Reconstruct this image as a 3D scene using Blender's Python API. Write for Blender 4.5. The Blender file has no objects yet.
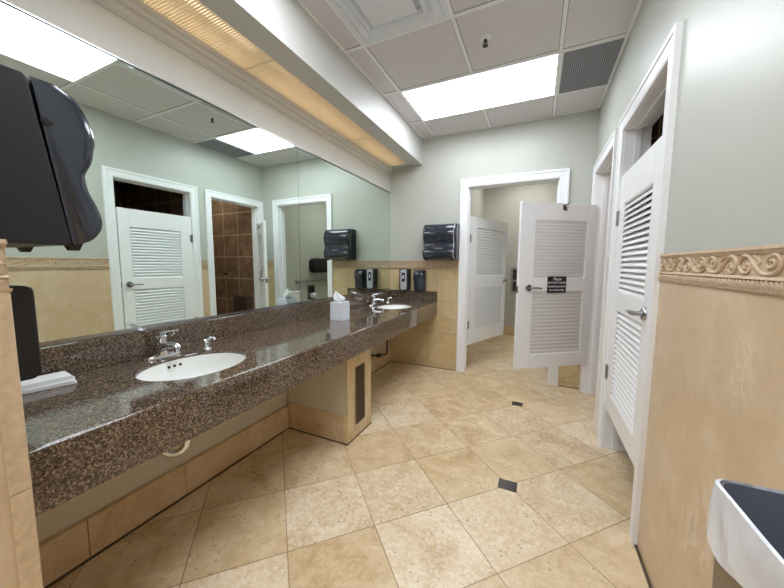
import bpy, bmesh, math, random
from mathutils import Vector, Matrix, Euler
random.seed(7)
PI = math.pi
scn = bpy.context.scene
COL = scn.collection
W, L, H = 2.19, 3.643, 2.753          # right wall x, back wall y, ceiling z (mirror plane is x = 0)
CH, CD = 0.8212, 0.633                # counter top height and depth
DO = 2.135                            # door opening height

# ------------------------------------------------------------------ mesh helpers
class MB:
    def __init__(s): s.v = []; s.f = []; s.m = []; s.mi = 0
    def add(s, vs, fs):
        b = len(s.v); s.v += [tuple(v) for v in vs]
        for f in fs: s.f.append([b + i for i in f]); s.m.append(s.mi)
    def box(s, x0, x1, y0, y1, z0, z1, M=None):
        vs = [Vector((x, y, z)) for z in (z0, z1) for y in (y0, y1) for x in (x0, x1)]
        if M is not None: vs = [M @ v for v in vs]
        s.add(vs, [(0, 2, 3, 1), (4, 5, 7, 6), (0, 1, 5, 4), (2, 6, 7, 3), (0, 4, 6, 2), (1, 3, 7, 5)])
    def loft(s, rings, closed=True, cap=True):
        n = len(rings[0]); vs = [p for r in rings for p in r]; fs = []
        for i in range(len(rings) - 1):
            for j in range(n if closed else n - 1):
                k = (j + 1) % n
                fs.append((i * n + j, i * n + k, (i + 1) * n + k, (i + 1) * n + j))
        if cap:
            fs.append(tuple(range(n))[::-1]); fs.append(tuple((len(rings) - 1) * n + j for j in range(n)))
        s.add(vs, fs)
    def tube(s, pts, r, n=10, cap=True):
        pts = [Vector(p) for p in pts]; rings = []; up = None
        for i, p in enumerate(pts):
            d = (pts[min(i + 1, len(pts) - 1)] - pts[max(i - 1, 0)]).normalized()
            if up is None:
                up = Vector((0, 0, 1)) if abs(d.z) < .9 else Vector((1, 0, 0))
            a = d.cross(up).normalized(); up = a.cross(d).normalized()
            rr = r[i] if isinstance(r, (list, tuple)) else r
            rings.append([p + a * rr * math.cos(2 * PI * k / n) + up * rr * math.sin(2 * PI * k / n) for k in range(n)])
        s.loft(rings, True, cap)
    def lathe(s, prof, c=(0, 0, 0), n=24, sx=1, sy=1, M=None, cap=True):
        rings = []
        for r, z in prof:
            ring = [Vector((c[0] + sx * r * math.cos(2 * PI * k / n), c[1] + sy * r * math.sin(2 * PI * k / n), c[2] + z)) for k in range(n)]
            if M is not None: ring = [M @ v for v in ring]
            rings.append(ring)
        s.loft(rings, True, cap)
    def prism(s, poly, axis, a, b):
        def q(u, v, t):
            return {'x': (t, u, v), 'y': (u, t, v), 'z': (u, v, t)}[axis]
        s.loft([[Vector(q(u, v, a)) for u, v in poly], [Vector(q(u, v, b)) for u, v in poly]])
    def build(s, name, mats, parent=None, loc=(0, 0, 0), rot=(0, 0, 0), bevel=0, smooth=False, seg=2, ang=40):
        me = bpy.data.meshes.new(name); me.from_pydata(s.v, [], s.f)
        if not isinstance(mats, (list, tuple)): mats = [mats]
        for m in mats: me.materials.append(m)
        for p, mi in zip(me.polygons, s.m): p.material_index = mi
        bm = bmesh.new(); bm.from_mesh(me); bmesh.ops.recalc_face_normals(bm, faces=bm.faces); bm.to_mesh(me); bm.free()
        if smooth:
            for p in me.polygons: p.use_smooth = True
            try: me.set_sharp_from_angle(angle=math.radians(ang))
            except Exception: pass
        o = bpy.data.objects.new(name, me); COL.objects.link(o)
        o.location = loc; o.rotation_euler = rot
        if parent is not None: o.parent = parent
        if bevel:
            b = o.modifiers.new('bevel', 'BEVEL'); b.width = bevel; b.segments = seg; b.limit_method = 'ANGLE'; b.angle_limit = math.radians(35)
        return o

def tag(o, label=None, cat=None, group=None, kind=None):
    if label: o['label'] = label
    if cat: o['category'] = cat
    if group: o['group'] = group
    if kind: o['kind'] = kind
    return o
def thing(name, label, cat, loc=(0, 0, 0), rz=0, group=None, kind=None):
    o = bpy.data.objects.new(name, None); COL.objects.link(o)
    o.location = loc; o.rotation_euler = (0, 0, rz); o.empty_display_size = .1
    return tag(o, label, cat, group, kind)
def copy_tree(o, parent=None):
    c = o.copy(); COL.objects.link(c)
    if parent is not None: c.parent = parent
    for ch in [x for x in scn.objects if x.parent == o]: copy_tree(ch, c)
    return c
def rrect(x0, x1, y0, y1, r, n=5):
    P = []
    for cx, cy, a0 in ((x1 - r, y1 - r, 0), (x0 + r, y1 - r, PI / 2), (x0 + r, y0 + r, PI), (x1 - r, y0 + r, 1.5 * PI)):
        for k in range(n + 1):
            a = a0 + PI / 2 * k / n; P.append((cx + r * math.cos(a), cy + r * math.sin(a)))
    return P

# ------------------------------------------------------------------ materials
def lin(c):
    return tuple(((x / 255) / 12.92 if x / 255 <= .04045 else ((x / 255 + .055) / 1.055) ** 2.4) for x in c) + (1,)
class MT:
    def __init__(s, name):
        s.m = bpy.data.materials.new(name); s.m.use_nodes = True; s.n = s.m.node_tree
        s.b = s.n.nodes['Principled BSDF']
    def node(s, t, **k):
        n = s.n.nodes.new(t)
        for a, b in k.items(): setattr(n, a, b)
        return n
    def link(s, a, b): s.n.links.new(a, b)
    def math(s, op, a, b=None, c=None):
        n = s.node('ShaderNodeMath', operation=op)
        for i, x in enumerate((a, b, c)):
            if x is None: continue
            if isinstance(x, (int, float)): n.inputs[i].default_value = x
            else: s.link(x, n.inputs[i])
        return n.outputs[0]
    def obj(s):
        return s.node('ShaderNodeTexCoord').outputs['Object']
    def xyz(s, v=None):
        n = s.node('ShaderNodeSeparateXYZ'); s.link(v or s.obj(), n.inputs[0]); return n.outputs
    def noise(s, vec, scale, detail=4, rough=.5, dist=0):
        n = s.node('ShaderNodeTexNoise'); s.link(vec, n.inputs['Vector'])
        n.inputs['Scale'].default_value = scale; n.inputs['Detail'].default_value = detail
        n.inputs['Roughness'].default_value = rough; n.inputs['Distortion'].default_value = dist
        return n.outputs['Fac']
    def ramp(s, fac, stops, interp='LINEAR'):
        n = s.node('ShaderNodeValToRGB'); n.color_ramp.interpolation = interp
        el = n.color_ramp.elements
        while len(el) < len(stops): el.new(.5)
        for e, (p, c) in zip(el, stops):
            e.position = p; e.color = c if len(c) == 4 else lin(c)
        s.link(fac, n.inputs[0]); return n.outputs['Color']
    def mix(s, fac, a, b, mode='MIX'):
        n = s.node('ShaderNodeMix', data_type='RGBA', blend_type=mode)
        for sock, x in ((n.inputs[0], fac), (n.inputs[6], a), (n.inputs[7], b)):
            if isinstance(x, (int, float)): sock.default_value = x
            elif isinstance(x, tuple): sock.default_value = x
            else: s.link(x, sock)
        return n.outputs[2]
    def bump(s, h, strength, dist=.01):
        n = s.node('ShaderNodeBump'); n.inputs['Strength'].default_value = strength; n.inputs['Distance'].default_value = dist
        s.link(h, n.inputs['Height']); s.link(n.outputs[0], s.b.inputs['Normal'])
    def set(s, **k):
        for a, b in k.items():
            i = s.b.inputs[a.replace('_', ' ')]
            if hasattr(b, 'is_linked') or hasattr(b, 'links'): s.link(b, i)
            else: i.default_value = b
        return s
def plain(name, c, rough=.5, metal=0, var=.04, scale=30, **k):
    t = MT(name); v = t.obj(); f = t.noise(v, scale, 3)
    c0 = lin(c); lo = tuple(x * (1 - var) for x in c0[:3]) + (1,); hi = tuple(min(1, x * (1 + var)) for x in c0[:3]) + (1,)
    t.set(Base_Color=t.ramp(f, [(.3, lo), (.7, hi)]), Roughness=rough, Metallic=metal, **k)
    return t

def paint(name, c, rough, bump=.12, sc=220):
    t = plain(name, c, rough, var=.015, scale=3)
    t.bump(t.noise(t.obj(), sc, 2), bump, .004); return t.m
M = {}
M['paint'] = paint('wall_paint', (188, 190, 181), .38, .25, 190)
M['soffit'] = paint('soffit_paint', (200, 200, 195), .45, .08)
M['under'] = paint('under_counter_paint', (208, 200, 182), .55, .08)
M['trim'] = plain('white_gloss_paint', (240, 241, 243), .32, var=.01).m
M['door'] = plain('white_door_paint', (241, 242, 244), .35, var=.01).m
M['ceil'] = paint('ceiling_tile', (216, 213, 215), .9, .35, 400)
M['tbar'] = plain('ceiling_grid_white', (238, 238, 240), .5, var=.01).m
M['chrome'] = plain('chrome', (225, 228, 232), .08, 1, var=.01).m
M['steel'] = plain('brushed_steel', (165, 165, 165), .3, 1, var=.06, scale=60).m
M['satin'] = plain('satin_nickel', (165, 165, 168), .22, 1, var=.02).m
M['black'] = plain('black_plastic', (23, 23, 27), .3, var=.05).m
M['blackmat'] = plain('matte_black_plastic', (26, 26, 31), .45, var=.05).m
M['smoke'] = plain('smoked_black_plastic', (40, 45, 58), .14, var=.05, Coat_Weight=.5).m
M['silver'] = plain('silver_plastic', (186, 188, 194), .35, .3, var=.03).m
M['porcelain'] = plain('white_porcelain', (240, 241, 238), .08, var=.005).m
M['dark'] = plain('dark_hole', (12, 12, 12), .7).m
M['mirror'] = plain('mirror_silvering', (226, 238, 231), .0, 1, var=.0).m
M['paper'] = plain('white_tissue_paper', (238, 239, 242), .8, var=.02, scale=80).m
M['box'] = plain('white_card', (226, 229, 240), .5, var=.01).m
M['vent'] = plain('grey_vent_metal', (165, 167, 174), .5, var=.03).m
M['ventback'] = plain('vent_dark_back', (122, 124, 130), .8).m
M['diffuser'] = plain('diffuser_metal', (224, 229, 237), .45, var=.01).m
M['sign'] = plain('dark_plum_sign', (38, 26, 36), .3).m
M['signtext'] = plain('white_lettering', (232, 226, 230), .5).m
M['bin'] = plain('taupe_bin_plastic', (128, 108, 84), .45, var=.03).m
M['bininside'] = plain('grey_bin_inside', (98, 104, 116), .45, var=.08, scale=8).m
M['grille'] = plain('eggcrate_plastic', (226, 214, 190), .5).m
M['grout'] = plain('dark_caulk', (88, 74, 58), .9, var=.2).m
M['valve'] = plain('dark_pipe_metal', (70, 66, 60), .35, .8).m

def emis(name, c, s, pattern=False):
    t = MT(name); t.set(Base_Color=(.8, .8, .8, 1), Emission_Color=lin(c), Emission_Strength=s, Roughness=.6)
    t.bump(t.noise(t.obj(), 300, 1), .02)
    return t.m
M['panel'] = emis('lit_acrylic_panel', (240, 246, 255), 10.0)
M['tube'] = emis('warm_fluorescent_tube', (255, 228, 194), 5.5)

# granite
t = MT('brown_granite'); v = t.obj()
vo = t.node('ShaderNodeTexVoronoi'); vo.inputs['Scale'].default_value = 235; t.link(v, vo.inputs['Vector'])
sep = t.node('ShaderNodeSeparateColor'); t.link(vo.outputs['Color'], sep.inputs[0])
f = t.math('ADD', t.math('MULTIPLY', sep.outputs[0], .75), t.math('MULTIPLY', t.noise(v, 60, 5, .65), .35))
cg = t.ramp(f, [(.12, (34, 28, 25)), (.34, (62, 51, 43)), (.55, (90, 75, 62)), (.74, (116, 99, 83)), (.95, (160, 143, 124))])
t.set(Base_Color=cg, Roughness=.07, Coat_Weight=.4, Coat_Roughness=.03); M['granite'] = t.m

# marble wainscot tile; veins run diagonally, grout lines in wall coordinates
def wains(name, ox, dx, zlines, con, cols, offs2=0):
    t = MT(name); v = t.obj(); X = t.xyz(v)
    w = t.math('ADD', X[0], X[1])
    n1 = t.noise(v, 4.5, 6, .6, 1.2); n2 = t.noise(v, 22, 5, .65, .8)
    f = t.math('ADD', t.math('MULTIPLY', n1, .65), t.math('MULTIPLY', n2, .35))
    c = t.ramp(f, [(.3, cols[0]), (.48, cols[1]), (.62, cols[2]), (.78, cols[3])])
    mp = t.node('ShaderNodeMapping'); mp.inputs['Scale'].default_value = (1, 1, .6); mp.inputs['Rotation'].default_value = (.5, .3, 0); t.link(v, mp.inputs[0])
    n3 = t.noise(mp.outputs[0], 5, 8, .68, .7)
    vein = t.math('SUBTRACT', 1, t.math('MINIMUM', t.math('MULTIPLY', t.math('ABSOLUTE', t.math('SUBTRACT', n3, .5)), 22), 1))
    vein = t.math('MULTIPLY', vein, t.math('MULTIPLY', t.ramp(t.noise(v, 3.2, 2), [(.5, (0, 0, 0, 1)), (.68, (1, 1, 1, 1))]), .6))
    c = t.mix(vein, c, lin(cols[4]))
    row = t.math('FLOOR', t.math('DIVIDE', t.math('SUBTRACT', X[2], .441), .387))
    ww = t.math('DIVIDE', t.math('SUBTRACT', t.math('SUBTRACT', w, ox), t.math('MULTIPLY', row, offs2)), dx)
    fr = t.math('ABSOLUTE', t.math('SUBTRACT', t.math('FRACT', ww), .5))
    gx = t.math('GREATER_THAN', fr, .5 - .0018 / dx)
    fz = t.math('ABSOLUTE', t.math('SUBTRACT', t.math('FRACT', t.math('DIVIDE', t.math('SUBTRACT', X[2], .441), .387)), .5))
    gz = t.math('GREATER_THAN', fz, .5 - .0016 / .387)
    g = t.math('MULTIPLY', t.math('MAXIMUM', gx, gz), con)
    c = t.mix(g, c, lin((128, 98, 62)))
    t.set(Base_Color=c, Roughness=.28); t.bump(t.math('SUBTRACT', n2, g), .06, .003)
    return t.m
cm = [(198, 172, 138), (208, 183, 150), (215, 192, 161), (221, 201, 174), (235, 220, 198)]
M['wainR'] = wains('tan_marble_slab', .93, 1.2, 0, .0, cm)
cmb = [(190, 164, 120), (205, 182, 139), (215, 194, 154), (223, 206, 171), (233, 220, 192)]
M['wainB'] = wains('tan_marble_tile', 3.643 + .573, .41, 0, .75, cmb, .0483)
M['baset'] = wains('base_tile', .665, .45, 0, .0, [(190, 158, 120), (210, 182, 144), (220, 196, 160), (228, 208, 176), (234, 218, 192)])
M['bullnose'] = plain('travertine_bullnose', (208, 184, 152), .45, var=.12, scale=60).m
t = plain('carved_travertine', (196, 172, 144), .6, var=.12, scale=45); t.bump(t.noise(t.obj(), 120, 4), .25, .002); M['carved'] = t.m

# brown ceramic tile of the stall
t = MT('brown_ceramic_tile'); v = t.obj(); X = t.xyz(v)
w = t.math('SUBTRACT', X[0], X[1])
gu = t.math('ABSOLUTE', t.math('SUBTRACT', t.math('FRACT', t.math('DIVIDE', t.math('ADD', w, .546), .332)), .5))
gv = t.math('ABSOLUTE', t.math('SUBTRACT', t.math('FRACT', t.math('DIVIDE', t.math('SUBTRACT', X[2], .32), .354)), .5))
g = t.math('MAXIMUM', t.math('GREATER_THAN', gu, .480), t.math('GREATER_THAN', gv, .480))
n1 = t.noise(v, 7, 6, .65, .6)
c = t.ramp(n1, [(.3, (104, 78, 60)), (.5, (128, 99, 78)), (.7, (156, 126, 102))])
c = t.mix(g, c, lin((192, 168, 138)))
t.set(Base_Color=c, Roughness=.3); t.bump(t.math('SUBTRACT', n1, g), .15, .004); M['brown'] = t.m

# floor travertine, laid on the diagonal
t = MT('travertine_floor'); v = t.obj()
TA, TS, OX, OY = .7931, .4048, .4786, 1.2421
ca, sa = math.cos(TA), math.sin(TA)
X = t.xyz(v)
dx = t.math('SUBTRACT', X[0], OX); dy = t.math('SUBTRACT', X[1], OY)
u = t.math('DIVIDE', t.math('ADD', t.math('MULTIPLY', dx, ca), t.math('MULTIPLY', dy, sa)), TS)
w = t.math('DIVIDE', t.math('SUBTRACT', t.math('MULTIPLY', dx, sa), t.math('MULTIPLY', dy, ca)), TS)
cu = t.math('FLOOR', u); cw = t.math('FLOOR', w)
cb = t.node('ShaderNodeCombineXYZ'); t.link(cu, cb.inputs[0]); t.link(cw, cb.inputs[1])
wn = t.node('ShaderNodeTexWhiteNoise', noise_dimensions='3D'); t.link(cb.outputs[0], wn.inputs['Vector'])
sc = t.node('ShaderNodeVectorMath', operation='SCALE'); t.link(wn.outputs['Color'], sc.inputs[0]); sc.inputs['Scale'].default_value = 40
va = t.node('ShaderNodeVectorMath', operation='ADD'); t.link(v, va.inputs[0]); t.link(sc.outputs[0], va.inputs[1]); pv = va.outputs[0]
fu = t.math('ABSOLUTE', t.math('SUBTRACT', t.math('FRACT', u), .5)); fw = t.math('ABSOLUTE', t.math('SUBTRACT', t.math('FRACT', w), .5))
g = t.math('GREATER_THAN', t.math('MAXIMUM', fu, fw), .4948)
n1 = t.noise(pv, 5, 7, .6, .9); n2 = t.noise(pv, 24, 8, .74, 1.6)
ws = t.node('ShaderNodeSeparateColor'); t.link(wn.outputs['Color'], ws.inputs[0])
f = t.math('ADD', t.math('ADD', t.math('MULTIPLY', n1, .55), t.math('MULTIPLY', n2, .45)), t.math('MULTIPLY', t.math('SUBTRACT', ws.outputs[0], .5), .10))
c = t.ramp(f, [(.34, (180, 149, 108)), (.44, (206, 180, 141)), (.52, (220, 198, 163)), (.60, (230, 212, 182)), (.70, (241, 229, 207))])
c = t.mix(t.math('MULTIPLY', ws.outputs[1], .38), c, lin((206, 178, 134)), 'MIX')
# per-tile strongly mottled pale patches and small dark pits
pat = t.ramp(t.noise(pv, 46, 8, .78, .6), [(.47, (0, 0, 0, 1)), (.60, (1, 1, 1, 1))])
sel = t.math('MULTIPLY', t.math('GREATER_THAN', ws.outputs[2], .66), .42)
c = t.mix(t.math('MULTIPLY', pat, sel), c, lin((250, 243, 232)))
pv2 = t.node('ShaderNodeTexVoronoi'); pv2.inputs['Scale'].default_value = 38; t.link(pv, pv2.inputs['Vector'])
pit = t.math('MULTIPLY', t.math('LESS_THAN', t.math('ADD', pv2.outputs['Distance'], t.math('MULTIPLY', n2, .3)), .33), t.math('GREATER_THAN', t.noise(pv, 5, 3), .54))
c = t.mix(t.math('MULTIPLY', pit, .55), c, lin((92, 66, 42)))
dirt = t.noise(v, 2.0, 2)
gc = t.ramp(dirt, [(.4, (112, 82, 54)), (.6, (160, 130, 96))])
c = t.mix(t.math('MULTIPLY', g, .8), c, gc)
t.set(Base_Color=c, Roughness=t.math('ADD', .27, t.math('MULTIPLY', n2, .15)))
t.bump(t.math('SUBTRACT', t.math('MULTIPLY', n2, .4), t.math('ADD', g, pit)), .12, .003); M['floor'] = t.m

# translucent bin liner
t = MT('clear_bin_liner'); t.set(Base_Color=lin((238, 240, 246)), Roughness=.22, Alpha=.62)
mp = t.node('ShaderNodeMapping'); mp.inputs['Scale'].default_value = (1, 1, .6); mp.inputs['Rotation'].default_value = (.7, .2, .3); t.link(t.obj(), mp.inputs[0])
n = t.noise(mp.outputs[0], 13, 2, .45, .4); t.bump(n, .7, .02)
t.set(Alpha=t.ramp(n, [(.35, (.74, .74, .74, 1)), (.65, (.88, .88, .88, 1))])); M['liner'] = t.m
t = MT('clear_bin_liner_inside'); t.set(Base_Color=lin((216, 223, 236)), Roughness=.2)
mp = t.node('ShaderNodeMapping'); mp.inputs['Scale'].default_value = (1, 1, .4); t.link(t.obj(), mp.inputs[0])
n = t.noise(mp.outputs[0], 14, 2, .5, 2); t.bump(n, .8, .02)
t.set(Alpha=t.ramp(n, [(.4, (.3, .3, .3, 1)), (.52, (.5, .5, .5, 1)), (.62, (.9, .9, .9, 1))])); M['linerin'] = t.m

def structure(mb, name, mats, parent=None, label=None, **k):
    o = mb.build(name, mats, parent, **k)
    if parent is None: tag(o, label, None, None, 'structure')
    return o

# ------------------------------------------------------------------ room shell
YF = -3.2                               # behind the camera
b = MB(); b.box(-.1, 4.2, YF - .1, 6.2, -.1, 0)
b.mi = 1                                # two dark stone insets where tile corners meet
b.box(1.567, 1.668, 1.778, 1.866, -.001, .0006)
b.box(1.562, 1.652, 2.948, 3.032, -.001, .0006)
structure(b, 'floor', [M['floor'], plain('dark_stone_inset', (46, 41, 37), .25, var=.35, scale=120).m], label='diagonal travertine tile floor with two small dark stone insets')
b = MB(); b.box(-.1, W + .12, YF - .1, L + .1, H, H + .1)
ceil = structure(b, 'ceiling', M['ceil'], label='suspended ceiling of white tiles in a metal grid')
b = MB(); g = .012
for x in (.58, 1.19, 1.80): b.box(x - g, x + g, YF, L, H - .005, H)
for k in range(-8, 3):
    y = 1.974 + .61 * k
    b.box(.421, W, y - g, y + g, H - .006, H)
b.mi = 1  # grey strips along the bars: their shadow line put in as colour
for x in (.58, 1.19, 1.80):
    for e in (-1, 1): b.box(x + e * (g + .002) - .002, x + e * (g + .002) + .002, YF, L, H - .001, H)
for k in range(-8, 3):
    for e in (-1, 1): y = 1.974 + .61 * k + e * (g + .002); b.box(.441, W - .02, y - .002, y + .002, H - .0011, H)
b.mi = 0
b.box(.421, W, L - .02, L, H - .004, H); b.box(W - .02, W, YF, L, H - .004, H); b.box(.421, .441, YF, L, H - .004, H)
b.build('ceiling_grid', [M['tbar'], plain('grid_painted_shadow', (132, 130, 130), .8).m], ceil)

b = MB(); b.box(-.12, -.006, YF, L + .1, 0, H)
wl = structure(b, 'wall_left', M['under'], label='left wall behind the mirror and the long counter')
b = MB(); b.box(-.007, .0, .25, L, 2.165, 2.46)
b.build('wall_paint', M['soffit'], wl)
b = MB()                                # stepped moulding under the light soffit
b.prism([(0, 2.459), (.030, 2.459), (.030, 2.437), (.022, 2.43), (.022, 2.408), (.012, 2.398), (.012, 2.37), (.004, 2.352), (0, 2.352)][::-1], 'y', .25, L)
mo = structure(b, 'trim_1', M['soffit'], label='stepped cream moulding along the top of the left wall', bevel=.002)

# near return wall at the left (end with bullnose tile)
NX, NY = .72, .253
b = MB(); b.box(-.1, NX - .012, YF, NY - .012, 0, H)
wn_ = structure(b, 'wall_near', M['paint'], label='tiled end of the short wall at the far left of the frame')
b = MB(); b.box(NX - .012, NX, YF, NY - .03, 0, 1.212); b.box(0, NX - .03, NY - .012, NY, 0, 1.212)
b.build('tile_wainscot', M['wainR'], wn_)
b = MB(); b.prism([(NX - .034, NY - .012), (NX - .034, NY + .002), (NX - .008, NY + .002), (NX, NY - .002), (NX + .002, NY - .01), (NX + .002, NY - .034), (NX - .012, NY - .034), (NX - .012, NY - .012)], 'z', 0, .776)
b.prism([(NX - .034, NY - .012), (NX - .034, NY + .002), (NX - .008, NY + .002), (NX, NY - .002), (NX + .002, NY - .01), (NX + .002, NY - .034), (NX - .012, NY - .034), (NX - .012, NY - .012)], 'z', .778, 1.212)
b.build('bullnose_tile', M['bullnose'], wn_)

# front wall behind the camera
b = MB(); b.box(NX - .02, W + .12, YF - .1, YF, 0, H)
structure(b, 'wall_front', M['paint'], label='plain wall behind the viewer')

# right wall with two door openings
D1 = (1.74, 2.51); D2 = (2.78, 3.545)
b = MB(); xa, xb = W, W + .12
for y0, y1, z0, z1 in ((YF, D1[0], 0, H), (D1[1], D2[0], 0, H), (D2[1], L + .12, 0, H), (D1[0], D1[1], DO, H), (D2[0], D2[1], DO, H)):
    b.box(xa + (.012 if z0 == 0 else 0), xb, y0, y1, 0 if z0 == 0 else DO, H)
for y0, y1 in ((YF, D1[0]), (D1[1], D2[0]), (D2[1], L)): b.box(W, W + .013, y0, y1, 1.3206, H)
wr = structure(b, 'wall_right', M['paint'], label='right wall, grey paint above a tan marble wainscot')
b = MB(); b.box(W - .004, W + .0125, YF, 1.665, 0, 1.212); b.box(W - .004, W + .0125, 2.585, 2.70, 0, 1.212); b.box(W - .004, W + .0125, 3.62, L, 0, 1.212)
b.build('tile_wainscot', M['wainR'], wr)

# back wall with the opening into the far stall
B0, B1 = .975, 1.885
b = MB()
b.box(-.006, B0, L + .012, L + .12, 0, H); b.box(B1, xb, L + .012, L + .12, 0, H); b.box(B0, B1, L + .012, L + .12, DO + .01, H)
b.box(-.006, B0, L, L + .013, 1.3206, H); b.box(B1, W, L, L + .013, 1.3206, H); b.box(B0, B1, L, L + .013, DO + .01, H)
wb = structure(b, 'wall_back', M['paint'], label='back wall with the doorway into the far stall')
b = MB(); b.box(-.006, .9, L - .004, L + .0125, 0, 1.212); b.box(1.96, W, L - .004, L + .0125, 0, 1.212)
b.build('tile_wainscot', M['wainB'], wb)
b = MB()
b.box(0, .9, L - .008, L, 0, .006); b.box(W - .014, W, YF, 1.655, 0, .006); b.box(W - .008, W, 2.585, 2.70, 0, .008); b.box(1.96, W, L - .008, L, 0, .006)
structure(b, 'trim_2', M['grout'], label='dark caulk line along the foot of the wall tiles')

# carved border (relief scroll over a rope moulding)
def crom(P, n=4):
    out = []
    for i in range(len(P) - 1):
        p0, p1, p2, p3 = P[max(i - 1, 0)], P[i], P[i + 1], P[min(i + 2, len(P) - 1)]
        for k in range(n):
            t = k / n
            out.append(tuple(.5 * (2 * b_ + (c_ - a_) * t + (2 * a_ - 5 * b_ + 4 * c_ - d_) * t * t + (3 * b_ - a_ - 3 * c_ + d_) * t ** 3) for a_, b_, c_, d_ in zip(p0, p1, p2, p3)))
    out.append(P[-1]); return out
VINE = crom([(0, .5), (.010, .80), (.028, .97), (.048, .86), (.070, .45), (.094, .10), (.120, .02), (.146, .14), (.157, .45), (.152, .80), (.134, .96), (.115, .80), (.110, .55), (.120, .34), (.134, .42), (.136, .62), (.128, .68)])
CURL = crom([(.002, .62), (.006, .30), (.020, .06), (.038, .06), (.050, .25), (.046, .48), (.034, .50), (.030, .32)])
LEAF = crom([(.060, .95), (.078, .80), (.086, .60), (.080, .50)])
def border(name, a0, a1, place, parent, phase=0.0, n=3, sides=6):
    """place(s, h, d): along the run, height above 1.212, out of the wall"""
    b = MB()
    def strip(z0, z1, d0, d1, dd=None):
        dd = d1 if dd is None else dd
        prof = [(z0, -.01), (z0, d1), (z1, dd), (z1, -.01)]
        b.loft([[Vector(place(s, z, d)) for z, d in prof] for s in (a0, a1)])
    strip(0, .1086, -.01, .004); strip(.1, .1086, 0, .012, .010); strip(.090, .1, 0, .007, .011)
    strip(.030, .037, 0, .011, .007); strip(0, .007, 0, .010, .012)
    # rope
    s = a0 + .004
    while s < a1 - .008:
        b.loft([[Vector(place(s + e * .010 + sgn * .0062, .0185 + e * .0110, .003 + q * (1.3 - abs(e) * .6))) for sgn, q in ((-1, 0), (-.6, .007), (.6, .007), (1, 0))] for e in (-1, -.5, .0, .5, 1)], closed=True)
        s += .0165
    k0 = math.floor((a0 - phase) / .33) - 1; k1 = math.ceil((a1 - phase) / .33) + 1
    for k in range(k0, k1 + 1):
        j = phase + k * .33
        for m in (-1, 1):
            for C, r in ((VINE, .0062), (CURL, .0050), (LEAF, .0036)):
                seg = []
                for i, (s_, h_) in enumerate(C):
                    ss = j + m * s_
                    if a0 + .003 < ss < a1 - .003:
                        tr = i / (len(C) - 1)
                        seg.append((Vector(place(ss, .041 + h_ * .047, .0045)), r * (1.0 - .35 * tr)))
                    else:
                        if len(seg) > 2: b.tube([p for p, _ in seg], [q for _, q in seg], sides)
                        seg = []
                if len(seg) > 2: b.tube([p for p, _ in seg], [q for _, q in seg], sides)
            for C, rr in ((VINE, .0065), (CURL, .0055)):
                ss = j + m * C[-1][0]
                if a0 + .01 < ss < a1 - .01:
                    c0 = Vector(place(ss, .041 + C[-1][1] * .047, .004)); ax = (Vector(place(ss, .06, 1)) - Vector(place(ss, .06, 0)))
                    ring = []
                    S1 = Vector(place(ss + 1, .06, 0)) - Vector(place(ss, .06, 0))
                    for rad, o in ((rr, 0), (rr * .8, .004), (rr * .3, .0062)):
                        ring.append([c0 + S1 * rad * math.cos(q * PI / 4) + Vector((0, 0, 1)) * rad * math.sin(q * PI / 4) + ax * o for q in range(8)])
                    b.loft(ring)
    return b.build(name, M['carved'], parent, smooth=True, ang=50)
Z0 = 1.212
border('carved_border', -.4, 1.665, lambda s, h, d: (W - d, s, Z0 + h), wr, 1.432)
border('carved_border', 2.590, 2.695, lambda s, h, d: (W - d, s, Z0 + h), wr, 2.6425)
border('carved_border', .0, .893, lambda s, h, d: (s, L - d, Z0 + h), wb, .11)
border('carved_border', 1.968, W - .005, lambda s, h, d: (s, L - d, Z0 + h), wb, .11)
border('carved_border', YF, NY, lambda s, h, d: (NX + d - .008, s, Z0 + h), wn_, .17)
border('carved_border', 0, NX, lambda s, h, d: (s, NY + d - .008, Z0 + h), wn_, .17)

# stalls behind the right wall and the back wall
b = MB(); b.box(xb, 4.0, 3.60, 3.64, 0, 2.6); b.box(3.9, 4.0, .6, 3.6, 0, 2.6); b.box(xb, 3.9, 2.60, 2.66, 0, 2.6); b.box(xb, 3.9, .5, .6, 0, 2.6)
structure(b, 'wall_stalls', M['brown'], label='brown ceramic tile walls inside the two side stalls')
b = MB(); b.box(xb, 4.0, .5, 3.64, 2.6, 2.66)
structure(b, 'ceiling_stalls', M['ceil'], label='low ceiling over the two side stalls')
SX0, SX1, SY1, SH = .80, 2.42, 5.95, 2.75
b = MB(); b.box(SX0 - .1, SX0, L + .12, SY1, 0, SH); b.box(SX1, SX1 + .1, L + .12, SY1, 0, SH); b.box(SX0 - .1, SX1 + .1, SY1, SY1 + .1, 0, SH)
b.box(SX0, SX1, L + .12, L + .125, DO + .03, SH)
ws_ = structure(b, 'wall_far_stall', M['paint'], label='grey painted walls of the far stall seen through its doorway')
b = MB(); b.box(SX0, SX1, SY1 - .012, SY1, 0, .16); b.box(SX1 - .012, SX1, L + .13, SY1, 0, .16); b.box(SX0, SX0 + .012, L + .13, SY1, 0, .16)
b.build('tile_baseboard', M['baset'], ws_)
b = MB(); b.box(1.95, SX1, L + .13, 4.25, 2.40, SH); b.build('bulkhead', M['paint'], ws_)
b = MB(); b.box(SX0 - .1, SX1 + .1, L + .1, SY1 + .1, SH, SH + .06)
structure(b, 'ceiling_far_stall', M['ceil'], label='ceiling of the far stall')

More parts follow.
